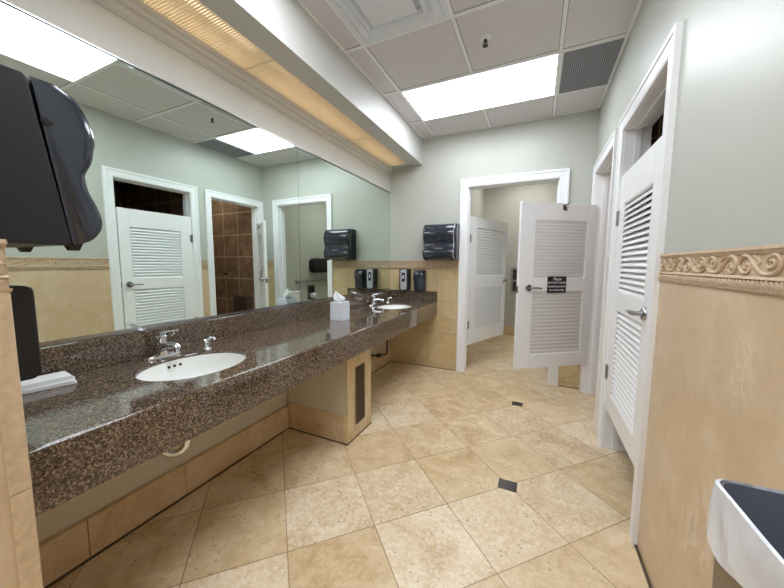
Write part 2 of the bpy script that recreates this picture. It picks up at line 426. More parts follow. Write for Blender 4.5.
# ------------------------------------------------------------------ soffit with the warm light strip
sz = 2.459
b = MB()
b.box(.283, .421, NY, L, sz, sz + .02); b.box(.401, .421, NY, L, sz + .02, H)
b.box(0, .283, 3.56, L, sz, sz + .02); b.box(.02, .401, L - .02, L, sz + .02, H); b.box(0, .02, NY, 3.56, sz + .0, H); b.box(.27, .283, NY, L, sz, sz + .16)
b.box(.02, .401, NY, NY + .02, sz + .02, H)
structure(b, 'trim_3', M['soffit'], label='painted light soffit running over the mirror')
lt = thing('soffit_light', 'warm egg-crate light strip set in the soffit above the mirror', 'light', (.152, 1.9, sz))
b = MB(); b.box(-.13, .118, -1.62, 1.655, .115, .12); b.build('reflector', M['box'], lt)
b = MB()
ys = [-1.62, -.43, .78, 1.655]
for y0, y1 in zip(ys, ys[1:]):
    y = y0
    while y < y1: b.box(-.145, .128, y, y + .002, .004, .012); y += .0145
    b.box(-.145, .128, y1 - .004, y1 + .004, .003, .0125)
x = -.14
while x < .128: b.box(x, x + .002, ys[0], ys[-1], .0045, .0125); x += .0145
b.build('eggcrate_louver', M['grille'], lt)
for y0 in (-1.55, -.36, .80):
    b = MB(); l_ = 1.1 if y0 < .7 else .78
    b.tube([(-.01, y0, .075), (-.01, y0 + l_, .075)], .013, 12); b.build('fluorescent_tube', M['tube'], lt)

# ------------------------------------------------------------------ ceiling fixtures
def ceiling_light(y0, label):
    t_ = thing('ceiling_light', label, 'ceiling light', (.58, y0, H), group='ceiling light panels')
    b = MB(); fr = .018
    b.box(0, 1.22, 0, fr, -.010, -.001); b.box(0, 1.22, .61 - fr, .61, -.010, -.001); b.box(0, fr, fr, .61 - fr, -.010, -.001); b.box(1.22 - fr, 1.22, fr, .61 - fr, -.010, -.001)
    b.build('frame', M['tbar'], t_)
    b = MB(); b.box(fr, 1.22 - fr, fr, .61 - fr, -.0065, -.001); b.build('diffuser', M['panel'], t_)
    return t_
l1 = ceiling_light(2.584, 'bright rectangular ceiling light nearest the back wall')
l2 = ceiling_light(.754, 'bright rectangular ceiling light seen only in the mirror at upper left')
del l1['group']; del l2['group']

t_ = thing('air_diffuser', 'square stepped white air diffuser in the ceiling at top centre', 'air diffuser', (.885, 1.669, H))
b = MB(); hw = .292
def ringloft(b, steps):
    b.loft([[Vector((s * x, s * y, z)) for x, y in ((-1, -1), (1, -1), (1, 1), (-1, 1))] for s, z in steps], cap=False)
ringloft(b, [(.300, -.001), (.300, -.010), (.272, -.012), (.262, -.003)]); b.build('frame', M['diffuser'], t_)
b = MB(); ringloft(b, [(.262, -.004), (.235, -.030), (.225, -.031), (.205, -.006)]); b.build('outer_cone', M['diffuser'], t_)
b = MB(); ringloft(b, [(.205, -.006), (.185, -.034), (.176, -.035), (.160, -.010)]); b.build('inner_cone', M['diffuser'], t_)
b = MB(); b.box(-.145, .145, -.145, .145, -.036, -.032); ringloft(b, [(.145, -.034), (.120, -.012)]); b.build('centre_plate', M['diffuser'], t_)
b = MB(); b.box(-.262, .262, -.262, .262, -.003, -.001); b.build('backing', M['diffuser'], t_)

t_ = thing('return_grille', 'grey louvered return air grille in the ceiling beside the light', 'vent', (1.995, 2.889, H))
b = MB(); gw, gh = .175, .293
b.box(-gw, gw, -gh, gh, -.006, -.001); b.build('backing', M['ventback'], t_)
b = MB(); b.box(-gw - .012, -gw, -gh - .012, gh + .012, -.012, -.001); b.box(gw, gw + .012, -gh - .012, gh + .012, -.012, -.001); b.box(-gw, gw, -gh - .012, -gh, -.012, -.001); b.box(-gw, gw, gh, gh + .012, -.012, -.001)
b.build('frame', M['tbar'], t_)
b = MB(); x = -gw + .005
while x < gw - .004:
    b.box(x, x + .004, -gh, gh, -.012, -.006); x += .0135
b.build('louver_blades', M['vent'], t_)

t_ = thing('fire_sprinkler', 'small chrome fire sprinkler head hanging from a ceiling tile', 'sprinkler', (1.344, 2.24, H))
b = MB(); b.lathe([(.034, -.001), (.034, -.004), (.02, -.012), (.012, -.014)]); b.build('escutcheon', M['tbar'], t_, smooth=True)
b = MB(); b.lathe([(.011, -.012), (.011, -.024), (.006, -.03), (.005, -.042), (.007, -.044)], n=12)
b.tube([(-.010, 0, -.022), (-.016, 0, -.034), (-.006, 0, -.048)], .0025, 6); b.tube([(.010, 0, -.022), (.016, 0, -.034), (.006, 0, -.048)], .0025, 6)
b.build('body', M['valve'], t_, smooth=True)
b = MB(); b.lathe([(.004, -.046), (.018, -.050), (.018, -.052), (.003, -.053)], n=16); b.build('deflector', M['valve'], t_, smooth=True)

# ------------------------------------------------------------------ door casings and jambs
def casing(n, a0, a1, z1, place, depth, label, jm=.018):
    """place(s, d, z): s along the wall, d out of the wall (positive into the room)"""
    cw = .085
    prof = [(0, 0), (0, .014), (.012, .018), (.060, .018), (.066, .024), (cw, .024), (cw, 0)]
    b = MB()
    def P(s, d, z): return Vector(place(s, d, z))
    for sg, s0 in ((-1, a0), (1, a1)):
        b.loft([[P(s0 + sg * w, d, 0) for w, d in prof], [P(s0 + sg * w, d, z1 + w) for w, d in prof]])
    b.loft([[P(a0 - w, d, z1 + w) for w, d in prof], [P(a1 + w, d, z1 + w) for w, d in prof]])
    o = structure(b, 'trim_%d' % n, M['trim'], label=label)
    b = MB()
    def bx(s0, s1, d0, d1, z0, z1_):
        vs = [P(s, d, z) for z in (z0, z1_) for d in (d0, d1) for s in (s0, s1)]
        b.add(vs, [(0, 2, 3, 1), (4, 5, 7, 6), (0, 1, 5, 4), (2, 6, 7, 3), (0, 4, 6, 2), (1, 3, 7, 5)])
    bx(a0 - .001, a0 + .004, -depth, 0.001, 0, z1); bx(a1 - .004, a1 + .001, -depth, .001, 0, z1); bx(a0 - .001, a1 + .001, -depth, .001, z1 - .004, z1 + .001)
    # door stop strips
    bx(a0 + .004, a0 + .014, -.085, -.052, 0, z1 - .004); bx(a1 - .014, a1 - .004, -.085, -.052, 0, z1 - .004); bx(a0 + .014, a1 - .014, -.085, -.052, z1 - .014, z1 - .004)
    b.build('jamb', M['trim'], o)
    return o
casing(4, D1[0], D1[1], DO, lambda s, d, z: (W - d, s, z), .135, 'white casing around the nearest stall door on the right wall')
casing(5, D2[0], D2[1], DO, lambda s, d, z: (W - d, s, z), .135, 'white casing around the second stall opening on the right wall')
casing(6, B0, B1, DO + .01, lambda s, d, z: (s, L - d, z), .135, 'white casing around the doorway in the back wall')

# ------------------------------------------------------------------ louvered doors
def make_door(n, w, label, louver, zz_, sh_=.0195, y1_=.028, y0_=.006):
    root = thing('door_%d' % n, label, None, kind='structure')
    T = .034; hh = 1.54
    z = [0] + zz_ + [hh]      # rails and panels above the door bottom
    sl, sh = louver                            # stile on hinge side, stile on latch side
    b = MB()
    b.box(0, sl, 0, T, 0, hh); b.box(w - sh, w, 0, T, 0, hh)
    for z0, z1 in ((z[0], z[1]), (z[2], z[3]), (z[4], z[5])): b.box(sl, w - sh, 0, T, z0, z1)
    b.build('frame', M['door'], root, bevel=.002)
    for z0, z1 in ((z[1], z[2]), (z[3], z[4])):
        b = MB(); m = .004
        for y0, y1 in ((.003, .007), (T - .007, T - .003)):
            b.box(sl, sl + m, y0, y1, z0, z1); b.box(w - sh - m, w - sh, y0, y1, z0, z1)
            b.box(sl + m, w - sh - m, y0, y1, z0, z0 + m); b.box(sl + m, w - sh - m, y0, y1, z1 - m, z1)
        k = 17; p = (z1 - z0 - 2 * m) / k
        for i in range(k):
            zc = z0 + m + p * (i + .5)
            # the slat's room-side edge hangs low
            q = [(.006, zc - .019), (.0045, zc - .016), (T - .006, zc + .019), (T - .0045, zc + .016)]
            q = [(y0_, zc - sh_), (y0_, zc - sh_ + .006), (y1_ - .004, zc + sh_), (y1_, zc + sh_), (y1_, zc + sh_ - .006), (y0_ + .004, zc - sh_)]
            b.prism(q, 'x', sl + .004, w - sh - .004)
        b.build('louver_panel', M['door'], root)
    # lever handles, both faces
    hl = thing('door_handle', None, None); hl.parent = root; hl.location = (w - (.100 if n == 2 else .062), 0, .764 if n > 1 else .747)
    for s, y in ((-1, 0), (1, T)):
        b = MB()
        Mx = Matrix.Translation((0, y, 0)) @ Matrix.Rotation(PI / 2 * (1 if s < 0 else -1), 4, 'X')
        b.lathe([(.033, 0), (.033, .006), (.028, .012), (.013, .013), (.011, .040), (.012, .048)], n=24, M=Mx)
        b.build('rose', M['satin'], hl, smooth=True)
        b = MB(); e = y + s * .050
        b.tube([(.010, e - s * .004, 0), (-.004, e, .001), (-.03, e + s * .003, .003), (-.07, e, .000), (-.105, e - s * .004, -.003), (-.112, e - s * .004, -.003)], [.010, .0115, .009, .0075, .0065, .003], 12)
        b.build('lever', M['satin'], hl, smooth=True)
    b = MB(); b.box(w - .001, w + .0015, .006, T - .006, .715, .78); b.box(w + .001, w + .010, .012, T - .012, .738, .757); b.build('latch_plate', M['satin'], root)
    for zz in (.25, 1.28):
        b = MB(); b.tube([(-.004, -.005, zz - .045), (-.004, -.005, zz + .045)], .008, 10)
        b.tube([(-.004, -.004, zz - .050), (-.004, -.004, zz + .050)], .004, 8)
        b.box(-.040, -.004, -.0055, -.0015, zz - .044, zz + .044); b.box(-.004, .022, -.0045, -.0002, zz - .044, zz + .044)
        b.build('hinge', M['steel'], root)
    return root
d1 = make_door(1, .752, 'closed white louvered stall door nearest on the right wall', (.13, .10), [.128, .69, .806, 1.354], .0172, .029, .002)
d1.location = (W - .004, 2.5055, .30); d1.rotation_euler = (0, 0, -PI / 2)
d2 = make_door(2, .782, 'white louvered stall door standing open with a small dark sign', (.09, .142), [.13, .733, .85, 1.38])
hx, hy = W - .006, 3.548
d2.location = (hx, hy, .30); d2.rotation_euler = (0, 0, math.atan2(3.05 - 3.50, 1.57 - 2.19))
d3 = make_door(3, .90, 'white louvered door swung inward through the back doorway', (.15, .085), [.17, .685, .83, 1.42], .0162, .031, .002)
d3.location = (.990, L + .105, .30); d3.rotation_euler = (0, 0, math.atan2(4.62 - 3.75, 1.338 - .985))

# coat hook on top of the second door
b = MB(); b.tube([(.35, .034, 1.50), (.35, .060, 1.495), (.35, .066, 1.475), (.35, .052, 1.468)], .006, 8); b.box(.338, .362, .034, .038, 1.478, 1.525)
b.tube([(.35, .038, 1.515), (.332, .060, 1.525), (.325, .066, 1.535)], .005, 8)
b.build('coat_hook', M['valve'], d2, smooth=True)
# sign with its writing on the inside face
sg = thing('notice_sign', 'small dark plum notice with white lettering on the open louvered door', 'sign', (0, 0, 0))
dm = Matrix.Translation(Vector(d2.location)) @ Matrix.Rotation(d2.rotation_euler.z, 4, 'Z')
sg.matrix_world = dm @ Matrix.Translation((.388, .0345, .791)) @ Matrix.Rotation(PI, 4, 'Z')
b = MB(); b.box(-.100, .100, -.003, 0, -.076, .076); b.build('plate', M['sign'], sg)
for i, (s_, sz_) in enumerate((('Please', .036), ('DO NOT FLUSH', .0275), ('Feminine products', .0255), ('down the toilet', .0255))):
    cu_ = bpy.data.curves.new('lettering', 'FONT'); cu_.body = s_; cu_.size = sz_; cu_.align_x = 'CENTER'; cu_.align_y = 'CENTER'; cu_.extrude = .0004; cu_.offset = .0006
    if i == 0: cu_.shear = .3
    cu_.materials.append(M['signtext'])
    tmp = bpy.data.objects.new('lettering', cu_); COL.objects.link(tmp)
    dg = bpy.context.evaluated_depsgraph_get(); me = bpy.data.meshes.new_from_object(tmp.evaluated_get(dg))
    bpy.data.objects.remove(tmp)
    o = bpy.data.objects.new('lettering', me); COL.objects.link(o); o.parent = sg
    o.location = (0, -.0036, .052 - .034 * i); o.rotation_euler = (PI / 2, 0, 0)

# ------------------------------------------------------------------ mirrors
for y0, y1, lab in ((NY + .001, 1.9545, 'large frameless mirror nearest the camera over the near sink'), (1.9575, L - .001, 'large frameless mirror reaching the back wall over the far sink')):
    mt = thing('mirror', lab, 'mirror', (0, (y0 + y1) / 2, .962))
    hw = (y1 - y0) / 2
    b = MB(); b.box(-.0055, 0, -hw, hw, 0, 1.208); b.build('glass', M['mirror'], mt)
    b = MB(); e_ = hw if y0 < 1 else -hw; b.box(-.0055, -.0005, min(e_, e_ + .0015 * (1 if e_ > 0 else -1)), max(e_, e_ + .0015 * (1 if e_ > 0 else -1)), 0, 1.208); b.build('dark_edge', M['dark'], mt)
    b = MB(); b.box(-.0055, .004, -hw, hw, -.0115, 0); b.box(.001, .004, -hw, hw, 0, .006); b.build('bottom_channel', M['satin'], mt)
    b = MB(); b.box(-.0055, .003, -hw, hw, 1.2085, 1.2145); b.build('top_channel', M['steel'], mt)

# ------------------------------------------------------------------ counter
SINKS = ((.335, .875), (.335, 3.04)); EA, EB = .183, .219
ct = thing('vanity_counter', 'long brown granite vanity counter along the mirrored wall', 'counter', (0, 0, 0))
YN = NY + .002
b = MB()
def ell(c, s=1, n=64): return [(c[0] + EA * s * math.cos(2 * PI * k / n), c[1] + EB * s * math.sin(2 * PI * k / n)) for k in range(n)]
def rect_ring(c, x0, x1, y0, y1, n=64):
    out = []
    for k in range(n):
        a = 2 * PI * k / n; dx_, dy_ = EA * math.cos(a), EB * math.sin(a)
        ts = []
        if dx_ > 1e-9: ts.append((x1 - c[0]) / dx_)
        if dx_ < -1e-9: ts.append((x0 - c[0]) / dx_)
        if dy_ > 1e-9: ts.append((y1 - c[1]) / dy_)
        if dy_ < -1e-9: ts.append((y0 - c[1]) / dy_)
        t_ = min(ts); out.append([c[0] + t_ * dx_, c[1] + t_ * dy_])
    for cx_, cy_ in ((x0, y0), (x1, y0), (x0, y1), (x1, y1)):
        k = min(range(n), key=lambda i: (out[i][0] - cx_) ** 2 + (out[i][1] - cy_) ** 2); out[k] = [cx_, cy_]
    return out
zt, zb_ = CH, CH - .012
XF = CD - .010
segs = [YN, .60, 1.16, 2.76, 3.32, L - .004]
for (y0, y1) in ((segs[0], segs[1]), (segs[2], segs[3]), (segs[4], segs[5])):
    b.add([(.0005, y0, zt), (XF, y0, zt), (XF, y1, zt), (.0005, y1, zt)], [(0, 1, 2, 3)])
    b.add([(.0005, y0, zb_), (XF, y0, zb_), (XF, y1, zb_), (.0005, y1, zb_)], [(3, 2, 1, 0)])
for c in SINKS:
    e = ell(c); y0, y1 = (segs[1], segs[2]) if c[1] < 2 else (segs[3], segs[4])
    r = rect_ring(c, .0005, XF, y0, y1); n = 64
    e_in = [(c[0] + (x - c[0]) * .99, c[1] + (y - c[1]) * .99) for x, y in e]
    b.loft([[Vector((x, y, zb_)) for x, y in r], [Vector((x, y, zb_)) for x, y in e], [Vector((x, y, zt - .003)) for x, y in e],
            [Vector((c[0] + (x - c[0]) * 1.012, c[1] + (y - c[1]) * 1.012, zt)) for x, y in e], [Vector((x, y, zt)) for x, y in r]], cap=False)
# rounded front edge and apron
b.loft([[Vector((x, y, z)) for x, z in [(XF + .010 * math.sin(q * PI / 12), zt - .010 + .010 * math.cos(q * PI / 12)) for q in range(7)] + [(CD, CH - .1665), (CD - .025, CH - .1665), (CD - .025, zb_), (XF, zb_)]] for y in (YN, L - .004)], closed=False, cap=False)
for y in (YN, L - .004):
    b.add([(CD - .025, y, CH - .1665), (CD, y, CH - .1665), (CD, y, zt), (CD - .025, y, zt)], [(0, 1, 2, 3)])
me_ct = b.build('countertop', M['granite'], ct, smooth=True, ang=35)
for bb_, lab in (((.0005, .02, YN, L - .004), 'long low granite backsplash under the mirrors'), ((.0205, CD + .004, L - .026, L - .004), 'short granite splash against the back wall behind the soap dispensers'), ((.0205, CD, YN, YN + .02), 'short granite splash at the near end behind the paper towels')):
    b = MB(); b.box(*bb_, CH + .0005, .9485); tag(b.build('backsplash', M['granite'], bevel=.002), lab, 'backsplash')
b = None
b = MB(); b.box(-.006, CD - .026, NY + .01, L - .01, zb_ - .012, zb_ - .001)
# keep the underside clear of the bowls
b = MB()
for y0, y1 in ((NY + .01, .62), (1.14, 2.78), (3.30, L - .01)): b.box(.001, CD - .027, y0, y1, zb_ - .014, zb_ - .001)
b.build('support_deck', M['under'], ct)

# sinks
def make_sink(c, label):
    t_ = thing('sink', label, 'sink', (c[0], c[1], CH - .012))
    b = MB(); n = 48; rings = []
    prof = [(1.07, -.001), (1.0, -.001), (.985, -.012), (.95, -.045), (.86, -.09), (.66, -.125), (.38, -.142), (.12, -.148)]
    outp = [(.12, -.158), (.40, -.153), (.70, -.136), (.90, -.1), (1.0, -.05), (1.04, -.012), (1.07, -.010)]
    for s, z in prof + outp: rings.append([Vector((EA * s * math.cos(2 * PI * k / n), EB * s * math.sin(2 * PI * k / n), z)) for k in range(n)])
    rings.append(rings[0]); b.loft(rings, cap=False)
    b.build('basin', M['porcelain'], t_, smooth=True)
    b = MB(); b.lathe([(.030, -.144), (.030, -.150), (.026, -.152), (.020, -.149), (.019, -.17)], n=24); b.build('drain', M['chrome'], t_, smooth=True)
    for y in (-.018, .008, .034):
        b = MB(); xx = -EA * .965 * math.sqrt(1 - (y / EB) ** 2)
        Mx = Matrix.Translation((xx, y, -.026)) @ Matrix.Rotation(PI / 2 - .15, 4, 'Y')
        b.lathe([(.0065, -.003), (.0065, .002)], n=14, M=Mx); b.build('overflow_hole', M['dark'], t_)
    return t_
make_sink(SINKS[0], 'white oval basin set in the counter nearest the camera')
make_sink(SINKS[1], 'white oval basin at the far end of the counter')

# faucets
def make_faucet(loc, label, rz=0):
    t_ = thing('faucet', label, 'faucet', loc, rz)
    b = MB()
    pl = lambda s, z: [Vector((x * s, y, z)) for x, y in rrect(-.030, .030, -.086, .086, .0295, 6)]
    b.loft([pl(1, 0), pl(1, .006), [Vector((v.x * .92, v.y * .96, .012)) for v in pl(1, 0)], [Vector((v.x * .7, v.y * .62, .018)) for v in pl(1, 0)]])
    b.build('base_plate', M['chrome'], t_, smooth=True)
    b = MB(); b.lathe([(.034, .010), (.030, .03), (.026, .06), (.024, .078), (.027, .086), (.026, .100), (.014, .110)], n=24); b.build('body', M['chrome'], t_, smooth=True)
    b = MB(); rings = []
    for x, z, w_, h_ in ((.0, .044, .027, .030), (.03, .052, .026, .026), (.07, .062, .022, .018), (.11, .066, .019, .012), (.128, .062, .018, .010), (.134, .058, .014, .006)):
        rings.append([Vector((x, w_ * math.cos(a), z + h_ * math.sin(a))) for a in [2 * PI * k / 16 for k in range(16)]])
    b.loft(rings); b.lathe([(.011, .036), (.011, .058)], c=(.118, 0, 0), n=16); b.build('spout', M['chrome'], t_, smooth=True)
    b = MB(); rings = []
    for x, z, w_, h_ in ((-.024, .106, .012, .006), (-.005, .113, .020, .009), (.03, .122, .018, .006), (.075, .132, .016, .0035), (.115, .139, .018, .003), (.122, .140, .013, .002)):
        rings.append([Vector((x, w_ * math.cos(a), z + h_ * math.sin(a))) for a in [2 * PI * k / 14 for k in range(14)]])
    b.loft(rings); b.build('lever_handle', M['chrome'], t_, smooth=True)
    return t_
make_faucet((.078, .875, CH), 'chrome single-lever faucet behind the near sink')
make_faucet((.085, 3.03, CH), 'chrome single-lever faucet behind the far sink')
def make_pump(loc, label):
    t_ = thing('soap_pump', label, 'soap dispenser', loc)
    b = MB(); b.lathe([(.024, 0), (.024, .008), (.019, .013), (.0155, .016), (.0145, .035), (.018, .038), (.018, .054), (.010, .059)], n=20); b.build('base', M['chrome'], t_, smooth=True)
    b = MB(); b.tube([(0, 0, .048), (.012, .006, .060), (.030, .014, .062), (.040, .018, .054)], [.009, .0085, .008, .007], 10); b.build('nozzle', M['chrome'], t_, smooth=True)
    return t_
make_pump((.160, 1.048, CH), 'short chrome soap pump beside the near sink')
make_pump((.150, 3.27, CH), 'short chrome soap pump beside the far sink in the corner')

# traps under the counter
def make_trap(c, label, zz):
    t_ = thing('drain_trap', label, 'pipe', (c[0], c[1], CH - .19))
    b = MB(); r = .0165; z0 = zz - (CH - .19)          # z of U centre
    P = [(0, 0, .02), (0, 0, z0)] 
    U = [(-.6 * (.045 - .045 * math.cos(a)), -.8 * (.045 - .045 * math.cos(a)), z0 - .045 * math.sin(a)) for a in [PI * k / 10 for k in range(11)]]
    b.tube([(0, 0, .008), (0, 0, z0 + .01)] + U + [(-.054, -.072, z0 + .04)], r, 14)
    b.build('u_bend', M['chrome'], t_, smooth=True)
    b = MB(); P = [(-.054, -.072, z0 + .035), (-.060, -.072, z0 + .05), (-.08, -.072, z0 + .06), (-c[0] + .0, -.072, z0 + .06)]
    b.tube(P, .017, 14); b.build('waste_arm', M['chrome'], t_, smooth=True)
    for x_, y_, z_ in ((0, 0, z0 + .05), (-.054, -.072, z0 + .032)):
        b = MB(); b.lathe([(.021, -.010), (.023, 0), (.021, .010)], c=(x_, y_, z_), n=10); b.build('slip_nut', M['chrome'], t_, smooth=True)
    b = MB(); Mx = Matrix.Translation((-c[0] + .001, -.072, z0 + .06)) @ Matrix.Rotation(PI / 2, 4, 'Y'); b.lathe([(.036, -.004), (.034, .004), (.020, .010)], n=20, M=Mx); b.build('escutcheon', M['chrome'], t_, smooth=True)
    return t_
make_trap((.33, .815), 'chrome drain trap showing below the near counter apron', .483)
t_ = thing('drain_pipe', 'thin dark drain pipe under the far end of the counter', 'pipe', (.2, 3.0, 0))
b = MB(); b.tube([(.03, .16, .645), (.0, .155, .60), (.0, .15, .42), (.0, .145, .28), (.0, .13, .258), (.0, .10, .256), (.0, -.05, .285), (-.02, -.12, .30), (-.199, -.2, .33)], .010, 10); b.build('pipe', M['valve'], t_, smooth=True)
b = MB(); b.tube([(0, -.10, .296), (0, -.08, .291), (0, -.04, .284), (0, -.02, .28)], [.014, .024, .024, .014], 12); b.build('valve', M['valve'], t_, smooth=True)

# pier under the counter, base tiles
pr = thing('counter_pier', 'tiled pier holding up the middle of the counter', 'support', (0, 1.94, 0))
b = MB(); b.box(.001, .545, -.160, .165, 0, CH - .046); b.build('core', M['under'], pr)
b = MB(); b.box(.545, .557, -.166, .172, 0, .774); b.build('front_tile', M['wainB'], pr, bevel=.0015)
for y0, y1 in ((-.172, -.160), (.165, .177)):
    b = MB(); b.box(.021, .112, y0, y1, 0, .205); b.build('side_tile', M['baset'], pr, bevel=.0015)
    b = MB(); b.box(.114, .545, y0, y1, 0, .205); b.build('side_tile', M['baset'], pr, bevel=.0015)
gr = thing('vent_grille', None, None); gr.parent = pr; gr.location = (.558, 0, .32)
b = MB(); b.box(-.001, .003, -.058, .058, -.215, .205); b.build('grille_backing', M['dark'], gr)
b = MB(); b.box(.0, .006, -.062, -.053, -.22, .21); b.box(.0, .006, .053, .062, -.22, .21); b.box(.0, .006, -.053, .053, .2, .21); b.box(.0, .006, -.053, .053, -.22, -.21)
for k in range(38): b.box(.002, .006, -.053, .053, -.207 + k * .0107, -.2025 + k * .0107)
b.build('grille_slats', plain('brown_grille', (96, 78, 62), .4, .4).m, gr)
b = MB(); y = NY + .002; cuts = [NY + .002, .573, .982, 1.391, 1.766]
for a0, a1 in zip(cuts, cuts[1:]): b.box(-.006, .02, a0 + .0012, a1 - .0012, 0, .178)
cuts = [2.118, 2.55, 2.98, 3.40, L - .006]
for a0, a1 in zip(cuts, cuts[1:]): b.box(-.006, .02, a0 + .0012, a1 - .0012, 0, .178)
structure(b, 'baseboard_left', M['baset'], label='row of base tiles under the counter', bevel=.0015)
b = MB(); b.box(.02, .028, NY + .01, 1.765, 0, .007); b.box(.02, .028, 2.12, L - .01, 0, .007); b.box(.028, .56, 1.760, 1.767, 0, .006); b.box(.557, .562, 1.76, 2.118, 0, .006)
structure(b, 'trim_7', M['grout'], label='dark caulk line under the base tiles')

# ------------------------------------------------------------------ dispensers
def towel(loc, rz, label, group=None):
    t_ = thing('paper_towel_dispenser', label, 'towel dispenser', loc, rz); w = .385
    b = MB(); b.prism([(0, 0), (.145, 0), (.146, .01), (.092, .392), (.086, .400), (0, .400)], 'x', -w / 2, w / 2); b.build('back_box', M['blackmat'], t_, bevel=.004)
    prof = [(.151, .396), (.184, .372), (.204, .325), (.211, .282), (.207, .262), (.201, .228), (.186, .196), (.184, .180), (.189, .146), (.205, .108), (.213, .070), (.205, .038), (.180, .012), (.147, .002)]
    prof = crom([(d + .005, z) for d, z in prof], 3)
    inner = []
    for (d, z) in prof: inner.append((.146 - (.054) * (z - .01) / .382 - .0005, z))
    b = MB(); rings = []
    for x, k in ((-w / 2 - .001, .70), (-w / 2 + .003, .90), (-w / 2 + .010, .98), (-w / 2 + .024, 1.02), (w / 2 - .024, 1.02), (w / 2 - .010, .98), (w / 2 - .003, .90), (w / 2 + .001, .70)):
        ring = [Vector((x, i_[0] + (p[0] - i_[0]) * k, p[1])) for p, i_ in zip(prof, inner)]
        ring += [Vector((x, i_[0], i_[1])) for i_ in (inner[-1], (.098, .396))]
        rings.append(ring)
    b.loft(rings); b.build('front_cover', M['smoke'], t_, smooth=True, ang=60)
    b = MB()
    sp = [(-w / 2 + .004, .22)]
    b.loft([[Vector((x, d * k + .0015, z)) for x, k in ((-w / 2 + .003, .905), (-w / 2 + .026, 1.025))] for d, z in [(p[0] * 1.0, p[1]) for p in prof[1:-1]]], closed=False, cap=False)
    b.build('side_strip', M['silver'], t_, smooth=True)
    for x in (-w / 2 + .04, w / 2 - .03):
        b = MB(); b.loft([[Vector((x + e * s, .157 + f_ * s * 1.3, z)) for e, f_ in ((-.014, -.010), (.014, -.010), (.014, .010), (-.014, .010))] for s, z in ((1.3, .010), (1.0, -.002), (.7, -.013))])
        b.build('foot_tab', M['blackmat'], t_)
    b = MB(); Mx = Matrix.Translation((w / 2 + .0008, .118, .300)) @ Matrix.Rotation(PI / 2, 4, 'Y'); b.lathe([(.011, -.002), (.011, .003), (.008, .004)], n=20, M=Mx); b.build('lock', M['dark'], t_)
    b = MB()
    for i in range(10):
        b.box(-.045 + i * .009, -.039 + i * .009, .205, .2125, .118, .126)
    b.build('nameplate', M['silver'], t_); b = MB()
    b.prism([(.197, .226), (.2075, .226), (.2065, .234), (.197, .234)], 'x', -.018, .018); b.box(-.03, -.024, .198, .207, .231, .236); b.box(.024, .03, .198, .207, .231, .236)
    b.build('emblem', M['silver'], t_)
    b = MB(); b.box(-w / 2 + .04, w / 2 - .04, .205, .2165, .284, .291); b.build('cover_ridge', M['smoke'], t_, bevel=.002)
    return t_
towel((.700, L, 1.333), PI, 'black paper towel dispenser on the back wall above the soap dispensers')
towel((.41, NY, 1.319), 0, 'large black paper towel dispenser close to the camera at upper left')

def soap(loc, rz, style, label, w=.115):
    t_ = thing('wall_soap_dispenser', label, 'soap dispenser', loc, rz)
    hgt = .258 if style != 'box' else .272; dp = .112 if style != 'box' else .124
    if style == 'curve':
        P = [(0, 0), (.070, 0), (.082, .02), (.084, .08), (.096, .13), (.106, .18), (.100, .225), (.080, .248), (0, .256)]
        b = MB(); rings = []
        for x, k in ((-1, .72), (-.92, .88), (-.6, 1), (.6, 1), (.92, .88), (1, .72)):
            rings.append([Vector((x * w / 2, max(0, p[0] * (k if p[0] > .01 else 0)), .128 + (p[1] - .128) * (.94 + .06 * k))) for p in P])
        b.loft(rings); b.build('housing', M['smoke'] if style == 'curve' else M['black'], t_, smooth=True, ang=50)
        b = MB(); b.box(-.02, .02, .098, .103, .180, .190); b.build('emblem', M['silver'], t_)
        b = MB(); b.lathe([(.014, -.008), (.014, .002)], c=(0, .06, 0), n=14); b.build('nozzle', M['dark'], t_)
    else:
        b = MB(); b.prism(rrect(.0, dp, 0, hgt, .020, 4), 'x', -w / 2, w / 2); b.build('housing', M['blackmat'], t_, bevel=.004)
        b = MB(); b.prism([(x, y) for x, y in rrect(-w / 2 + .016, w / 2 - .016, .006, hgt - .006, .02, 4)], 'y', dp - .004, dp + .006); b.build('face_plate', M['silver'] if style == 'silver' else M['blackmat'], t_, bevel=.003)
        b = MB(); b.prism([(x, y) for x, y in rrect(-.021, .021, .105, .215, .008, 3)], 'y', dp + .005, dp + .008); b.build('level_window', M['dark'], t_)
        b = MB()
        if style == 'silver':
            for k in range(3): b.box(-.012 + k * .009, -.006 + k * .009, dp + .0075, dp + .0095, .228, .233)
            b.build('indicator', M['box'], t_); b = MB(); b.box(-.008, .008, dp + .0075, dp + .009, .140, .185); b.build('emblem', M['box'], t_)
        b = MB(); b.lathe([(.014, -.008), (.014, .004)], c=(0, .07, 0), n=14); b.build('nozzle', M['dark'], t_)
    return t_
soap((.235, L, .957), PI, 'silver', 'silver-faced soap dispenser on the back wall nearest the mirror')
soap((.422, L, .950), PI, 'curve', 'all-black curved soap dispenser on the back wall', .140)
soap((.345, NY, .936), 0, 'box', 'tall black soap dispenser above the paper towels at far left')

